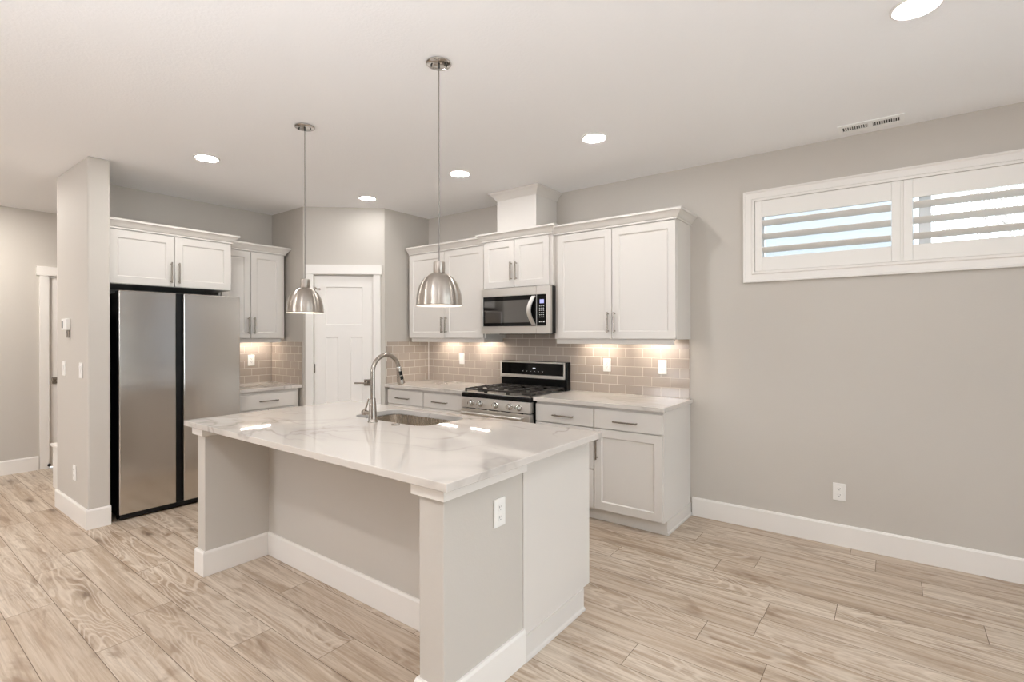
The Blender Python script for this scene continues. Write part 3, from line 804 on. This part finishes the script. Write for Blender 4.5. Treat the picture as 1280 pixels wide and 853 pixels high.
sk = thing('sink', 'undermounted stainless sink basin in the island worktop', 'sink', ((SX0 + SX1) / 2, (SY0 + SY1) / 2, .68))
cx, cy = (SX0 + SX1) / 2, (SY0 + SY1) / 2; k = 8
def basin():
    loops = []
    for (g, z, r) in ((.02, .882, .10), (-.006, .882, .085), (-.004, .86, .083), (.006, .72, .08), (.03, .695, .07), (.07, .684, .05)):
        gg = g if len(loops) == 0 else -abs(g)
        loops.append([(x - cx, y - cy, z - .68) for x, y in rrect(SX0 - gg, SX1 + gg, SY0 - gg, SY1 + gg, r, k)])
    mb = MB(); n = len(loops[0]); vs = [p for l in loops for p in l]; fs = []
    for i in range(len(loops) - 1):
        for j in range(n): j2 = (j + 1) % n; fs.append((i * n + j, i * n + j2, (i + 1) * n + j2, (i + 1) * n + j))
    fs.append(tuple((len(loops) - 1) * n + j for j in range(n))); mb.add(vs, fs, True); return mb
b_o = basin().build('basin', 'sinksteel', sk, clean=True)
MB().lathe([(.045, .0045), (.045, .007), (.03, .006), (.02, .004), (.001, .004)], (0, .03, 0), 24).build('drain', 'chrome', sk)

# ---- faucet
FX, FY = -2.428, 1.878
fa = thing('faucet', 'brushed nickel gooseneck faucet with pull down spray head on the island', 'faucet', (FX, FY, .914))
MB().lathe([(.029, 0), (.029, .004), (.026, .008), (.0235, .03), (.020, .10), (.0165, .135), (.0165, .140)], seg=28).build('body', 'nickel', fa)
pth = [(0, 0, .135), (0, 0, .20), (0, 0, .29)]; Rr = .098
for i in range(1, 20):
    a = PI - (PI * 0.94) * i / 19; pth.append((0, Rr + Rr * math.cos(a), .29 + Rr * math.sin(a)))
MB().tube(pth, .0128, 16).build('neck', 'nickel', fa)
e = Vector(pth[-1])
hd = MB(); hd.lathe([(.0128, .004), (.0155, -.004), (.0155, -.016), (.0170, -.028), (.0235, -.085), (.0235, -.100), (.020, -.104), (.001, -.104)], seg=24)
ho = hd.build('spray_head', 'nickel', fa, loc=e); ho.rotation_euler.x = PI * .06
bt = MB(); bt.box(.005, .0205, -.013, .0065, -.048, -.022); bt.build('spray_button', 'black', ho, .002)
bt = MB(); bt.box(.006, .0225, -.013, .0065, -.076, -.052); bt.build('spray_button', 'black', ho, .002)
MB().lathe([(.0160, .006), (.0175, 0), (.0160, -.008)], seg=24).build('collar', 'chrome', ho)
lv = MB(); lv.lathe([(.0125, 0), (.0125, -.052), (.017, -.056), (.018, -.066), (.015, -.076), (.001, -.078)], (-.012, 0, .050), 20, axis='x'); lo = lv.build('handle', 'nickel', fa)
MB().tube([(-.074, -.004, .052), (-.050, -.006, .090), (-.027, -.007, .135)], [.0055, .0048, .004], 10).build('lever', 'nickel', lo)
ab = thing('air_switch', 'small round nickel button on the island worktop right of the faucet', 'button', (-2.245, 1.893, .914))
MB().lathe([(.024, 0), (.024, .003), (.021, .006), (.013, .006)], seg=24).build('rim', 'nickel', ab)
MB().lathe([(.0125, .003), (.0125, .008), (.010, .009), (.001, .009)], seg=20).build('push_button', 'chrome', ab)

# ================================================================== LAMPS
def pendant(x, y, label):
    t = thing('pendant_lamp', label, 'lamp', (x, y, HC), 0, 'pendant lamps over the island')
    MB().lathe([(.058, -.001), (.061, -.003), (.061, -.007), (.057, -.010), (.001, -.012)], seg=36).build('canopy', 'chrome', t)
    for a in (.7, .7 + PI): MB().lathe([(.004, -.010), (.004, -.020), (.001, -.021)], (.036 * math.cos(a), .036 * math.sin(a), 0), 10).build('screw', 'charcoal', t)
    MB().lathe([(.006, -.011), (.006, -.026), (.003, -.030)], seg=12).build('strain_relief', 'charcoal', t)
    zs = 1.562 - HC
    MB().tube([(0, 0, -.02), (0, 0, zs + .218)], .0028, 8).build('cord', 'cordgrey', t)
    s = MB(); s.lathe([(.010, zs + .214), (.028, zs + .212), (.029, zs + .208), (.029, zs + .160), (.027, zs + .157)], seg=32); s.build('socket', 'spun', t)
    prof = []
    for i in range(15):
        a = PI / 2 * i / 14; prof.append((.013 + .097 * math.sin(a) ** .9 * 1.0, zs + .016 + .142 * math.cos(a) ** 1.0))
    prof += [(.1115, zs + .006), (.112, zs)]
    sh = MB(); sh.lathe(prof, seg=56, close=False); so = sh.build('shade', 'spun', t)
    md_ = so.modifiers.new('wall', 'SOLIDIFY'); md_.thickness = .0012; md_.offset = -1
    inn = MB(); inn.lathe([(r - .003, z - .002 if z > zs + .1 else z) for r, z in prof if r > .02], seg=48, close=False); inn.build('liner', 'liner', so)
    MB().lathe([(.001, zs + .045), (.018, zs + .052), (.026, zs + .070), (.024, zs + .090), (.013, zs + .115), (.013, zs + .150)], seg=20).build('bulb', 'bulb', t)
    return t
M['cordgrey'] = new_mat('grey_cord', (128, 122, 116), 0.5)
M['liner'] = new_mat('white_liner', (240, 238, 234), 0.4)
pendant(-1.760, 1.755, 'brushed nickel dome pendant nearer the range, the larger in view')
pendant(-2.972, 1.779, 'brushed nickel dome pendant nearer the refrigerator, the smaller in view')

def can_light(x, y, label, lens='lens'):
    t = thing('recessed_light', label, 'light', (x, y, HC), 0, 'recessed ceiling lights')
    MB().lathe([(.088, -.0005), (.088, -.004), (.080, -.008), (.068, -.004), (.066, -.0005)], seg=40).build('trim_ring', 'plastic', t)
    l = MB(); l.lathe([(.067, -.003), (.058, -.009), (.04, -.012), (.001, -.013)], seg=32, close=False); l.build('lens', lens, t, clean=False)
    return t
can_light(0.075, 2.61, 'lit recessed ceiling light nearest the camera, cut by the top edge')
can_light(-1.60, 3.05, 'lit recessed ceiling light in front of the right end wall cabinet')
can_light(-2.83, 3.06, 'lit recessed ceiling light in front of the duct chase')
can_light(-4.05, 3.075, 'lit recessed ceiling light in front of the pantry door', 'lens4')
can_light(-4.08, 1.655, 'lit recessed ceiling light in front of the refrigerator', 'lens5')
for (x, y, w) in ((-3.2, -.35, 'left'), (-1.45, -.35, 'middle'), (.3, -.35, 'right')):
    can_light(x, y, f'lit recessed living room ceiling light behind the camera, {w} of its row', 'lens2')
for (x, y, w) in ((-5.4, -.9, 'hallway side'), (-2.6, -2.8, 'centre'), (.8, -2.8, 'window side')):  # unseen lamps added for more light in the room
    can_light(x, y, f'added unseen ceiling light deep in the living room, {w}', 'lens2')
can_light(-6.45, .6, 'added unseen ceiling light in the hallway', 'lens3')  # lamp added out of view to brighten the hallway wall

def strip(x0, x1, loc, rotz, label):
    t = thing('under_cabinet_light', label, 'light', loc, rotz, 'under cabinet light strips')
    MB().box(x0, x1, -.128, -.088, -.014, -.001).build('housing', 'plastic', t, .002)
    MB().box(x0 + .008, x1 - .008, -.114, -.098, -.0165, -.0142).build('diffuser', 'strip', t)
strip(.14, .46, (-2.345, YW, 1.385), 0, 'light strip under the right end wall cabinet, left half')
strip(.63, .95, (-2.345, YW, 1.385), 0, 'light strip under the right end wall cabinet, right half')
strip(.20, .50, (-4.19, YW, 1.388), 0, 'light strip under the cabinet left of the microwave, corner half')
strip(.68, 1.01, (-4.19, YW, 1.388), 0, 'light strip under the cabinet left of the microwave, microwave half')
strip(.30, .62, (XF, 2.187, 1.388), PI / 2, 'light strip under the narrow wall cabinet by the refrigerator')

# ================================================================== SMALL FITTINGS
def outlet(name, label, loc, rotz, kind, cat='outlet'):
    """plate on a wall, local -y into the room, origin at the plate centre"""
    t = thing(name, label, cat, loc, rotz, 'white wall plates')
    p = MB(); p.slab(-.036, .036, -.058, .058, -.007, .0065); p.build('plate', 'plastic', t, .003, 3)
    if kind == 'duplex':
        for z in (-.021, .021):
            r = MB(); pts = [(.017 * max(-.8, min(.8, math.cos(a) * 1.15)), z + .0145 * math.sin(a)) for a in [2 * PI * i / 20 for i in range(20)]]
            r.extrude(pts, -.0095, -.0068, 'y'); ro = r.build('socket', 'plastic', t)
            s_ = MB(); s_.box(-.0075, -.005, -.0099, -.0094, z - .001, z + .007); s_.box(.005, .0072, -.0099, -.0094, z, z + .007); s_.box(-.002, .002, -.0099, -.0094, z - .009, z - .005)
            s_.build('slots', 'dark', ro)
    elif kind == 'decora':
        r = MB(); r.slab(-.0165, .0165, -.033, .033, -.0095, .003); ro = r.build('socket', 'plastic', t, .001)
        s_ = MB()
        for z in (-.02, .014): s_.box(-.0075, -.005, -.0099, -.0094, z, z + .008); s_.box(.005, .0072, -.0099, -.0094, z + .001, z + .008); s_.box(-.002, .002, -.0099, -.0094, z - .007, z - .003)
        s_.build('slots', 'dark', ro)
    elif kind == 'switch':
        r = MB(); r.extrude([(-.0068, -.033), (-.0085, -.033), (-.0125, .033), (-.0068, .033)], -.0165, .0165, 'x'); r.build('rocker', 'plastic', t, .001)
    return t
outlet('wall_outlet', 'white outlet low on the bare wall under the high window', (-.294, YW - .0003, .362), 0, 'duplex')
outlet('wall_outlet', 'white outlet on the right end wall of the island', (RX1 + .0003, 1.622, .698), PI / 2, 'duplex')
outlet('wall_outlet', 'white outlet in the tiles right of the range, the one nearer the range', (-2.0, YW - .0093, 1.158), 0, 'decora')
outlet('wall_outlet', 'white outlet in the tiles right of the range, the one nearer the bare wall', (-1.505, YW - .0093, 1.157), 0, 'decora')
outlet('wall_switch', 'white rocker switch in the tiles left of the range', (-3.71, YW - .0093, 1.167), 0, 'switch', 'switch')
outlet('wall_outlet', 'white outlet in the tiles beside the refrigerator', (XF + .0093, 2.645, 1.157), PI / 2, 'decora')
outlet('wall_outlet', 'white outlet low on the narrow wall end left of the refrigerator', (-5.045, 1.1047, .365), 0, 'duplex')
outlet('wall_switch', 'white switch on the narrow wall end, the one farther from the refrigerator', (-5.34, 1.1047, 1.158), 0, 'switch', 'switch')
outlet('wall_switch', 'white switch on the narrow wall end, the one nearer the refrigerator', (-4.872, 1.1047, 1.160), 0, 'switch', 'switch')
th = thing('thermostat', 'small white box with grey screen on the narrow wall end above the switches', 'thermostat', (-5.235, 1.1047, 1.50))
MB().box(-.07, .07, -.028, 0, -.035, .055).build('case', 'plastic', th, .005, 3)
MB().box(-.055, -.02, -.0295, -.0275, -.02, .035).build('screen', 'charcoal', th)
MB().box(.022, .060, -.018, -.001, -.095, -.036).build('bracket', 'nickel', th, .003)

vn = thing('ceiling_vent', 'white slotted air vent in the ceiling above the high window', 'vent', (-.115, 3.897, HC))
f = MB(); w, d = .17, .078
for (a, b, c_, e_) in ((-w, w, -d, -.036), (-w, w, .036, d), (-w, -.145, -.036, .036), (.145, w, -.036, .036), (-.012, .012, -.036, .036)): f.box(a, b, c_, e_, -.006, -.0005)
f.build('frame', 'ventwhite', vn)
MB().box(-.145, .145, -.036, .036, -.0015, -.0005).build('duct_opening', 'dark', vn)
fn = MB()
for s_ in (-1, 1):
    for i in range(11):
        x = s_ * (.017 + i * .0118); fn.add([(x - .002, -.036, -.0052), (x + .001, -.036, -.0052), (x + .004, -.036, -.0016), (x + .001, -.036, -.0016), (x - .002, .036, -.0052), (x + .001, .036, -.0052), (x + .004, .036, -.0016), (x + .001, .036, -.0016)],
                                             [(0, 1, 2, 3), (7, 6, 5, 4), (0, 4, 5, 1), (1, 5, 6, 2), (2, 6, 7, 3), (3, 7, 4, 0)])
fn.build('fins', 'plastic', vn)

lb = thing('low_ledge', 'low white boxed ledge in the hallway behind the narrow wall end', 'ledge', (-5.95, 1.36, 0))
MB().box(-.36, .30, -.14, .16, 0, .385).build('body', 'trim', lb, .003)
MB().box(-.375, .30, -.155, .16, .385, .412).build('top', 'trim', lb, .004)

# ================================================================== OUTSIDE THE WINDOWS
struct('ground_outside', MB().box(-14, 14, -14, 16, -.4, -.16), 'ground', 'pale ground outside the house', 'ground')
nb = thing('neighbour_house', 'pale blue grey sided house wall outside the left half of the high window', 'building', (-2.2, 7.2, -.16))
MB().box(-3.0, 2.46, 0, 4, 0, 6.2).build('wall', 'siding', nb)
MB().box(2.38, 2.48, -.02, .1, 0, 6.2).build('corner_board', 'vinyl', nb)
tr = thing('bare_tree', 'bare winter tree outside the right half of the high window', 'tree', (2.1, 12.5, -.16))
def branch(mb, p, d, L, r, depth):
    q = p + d * L; m_ = p + d * L * .5 + Vector((random.uniform(-1, 1), random.uniform(-1, 1), 0)) * L * .04
    mb.tube([p, m_, q], [r, r * .85, r * .7], 6)
    if depth:
        for i in range(3):
            a = Vector((random.uniform(-1, 1), random.uniform(-.6, .6), random.uniform(.0, .9))); branch(mb, p + d * L * random.uniform(.55, 1), (d * .75 + a * .7).normalized(), L * .68, r * .62, depth - 1)
tk = MB(); branch(tk, Vector((0, 0, 0)), Vector((0, 0, 1)), 2.0, .09, 0); tk.build('trunk', 'bark', tr)
bm_ = MB()
for i in range(4): branch(bm_, Vector((0, 0, 1.9)), Vector((random.uniform(-.8, .6), random.uniform(-.3, .3), .9)).normalized(), 1.5, .04, 3)
bm_.build('branches', 'bark', tr)
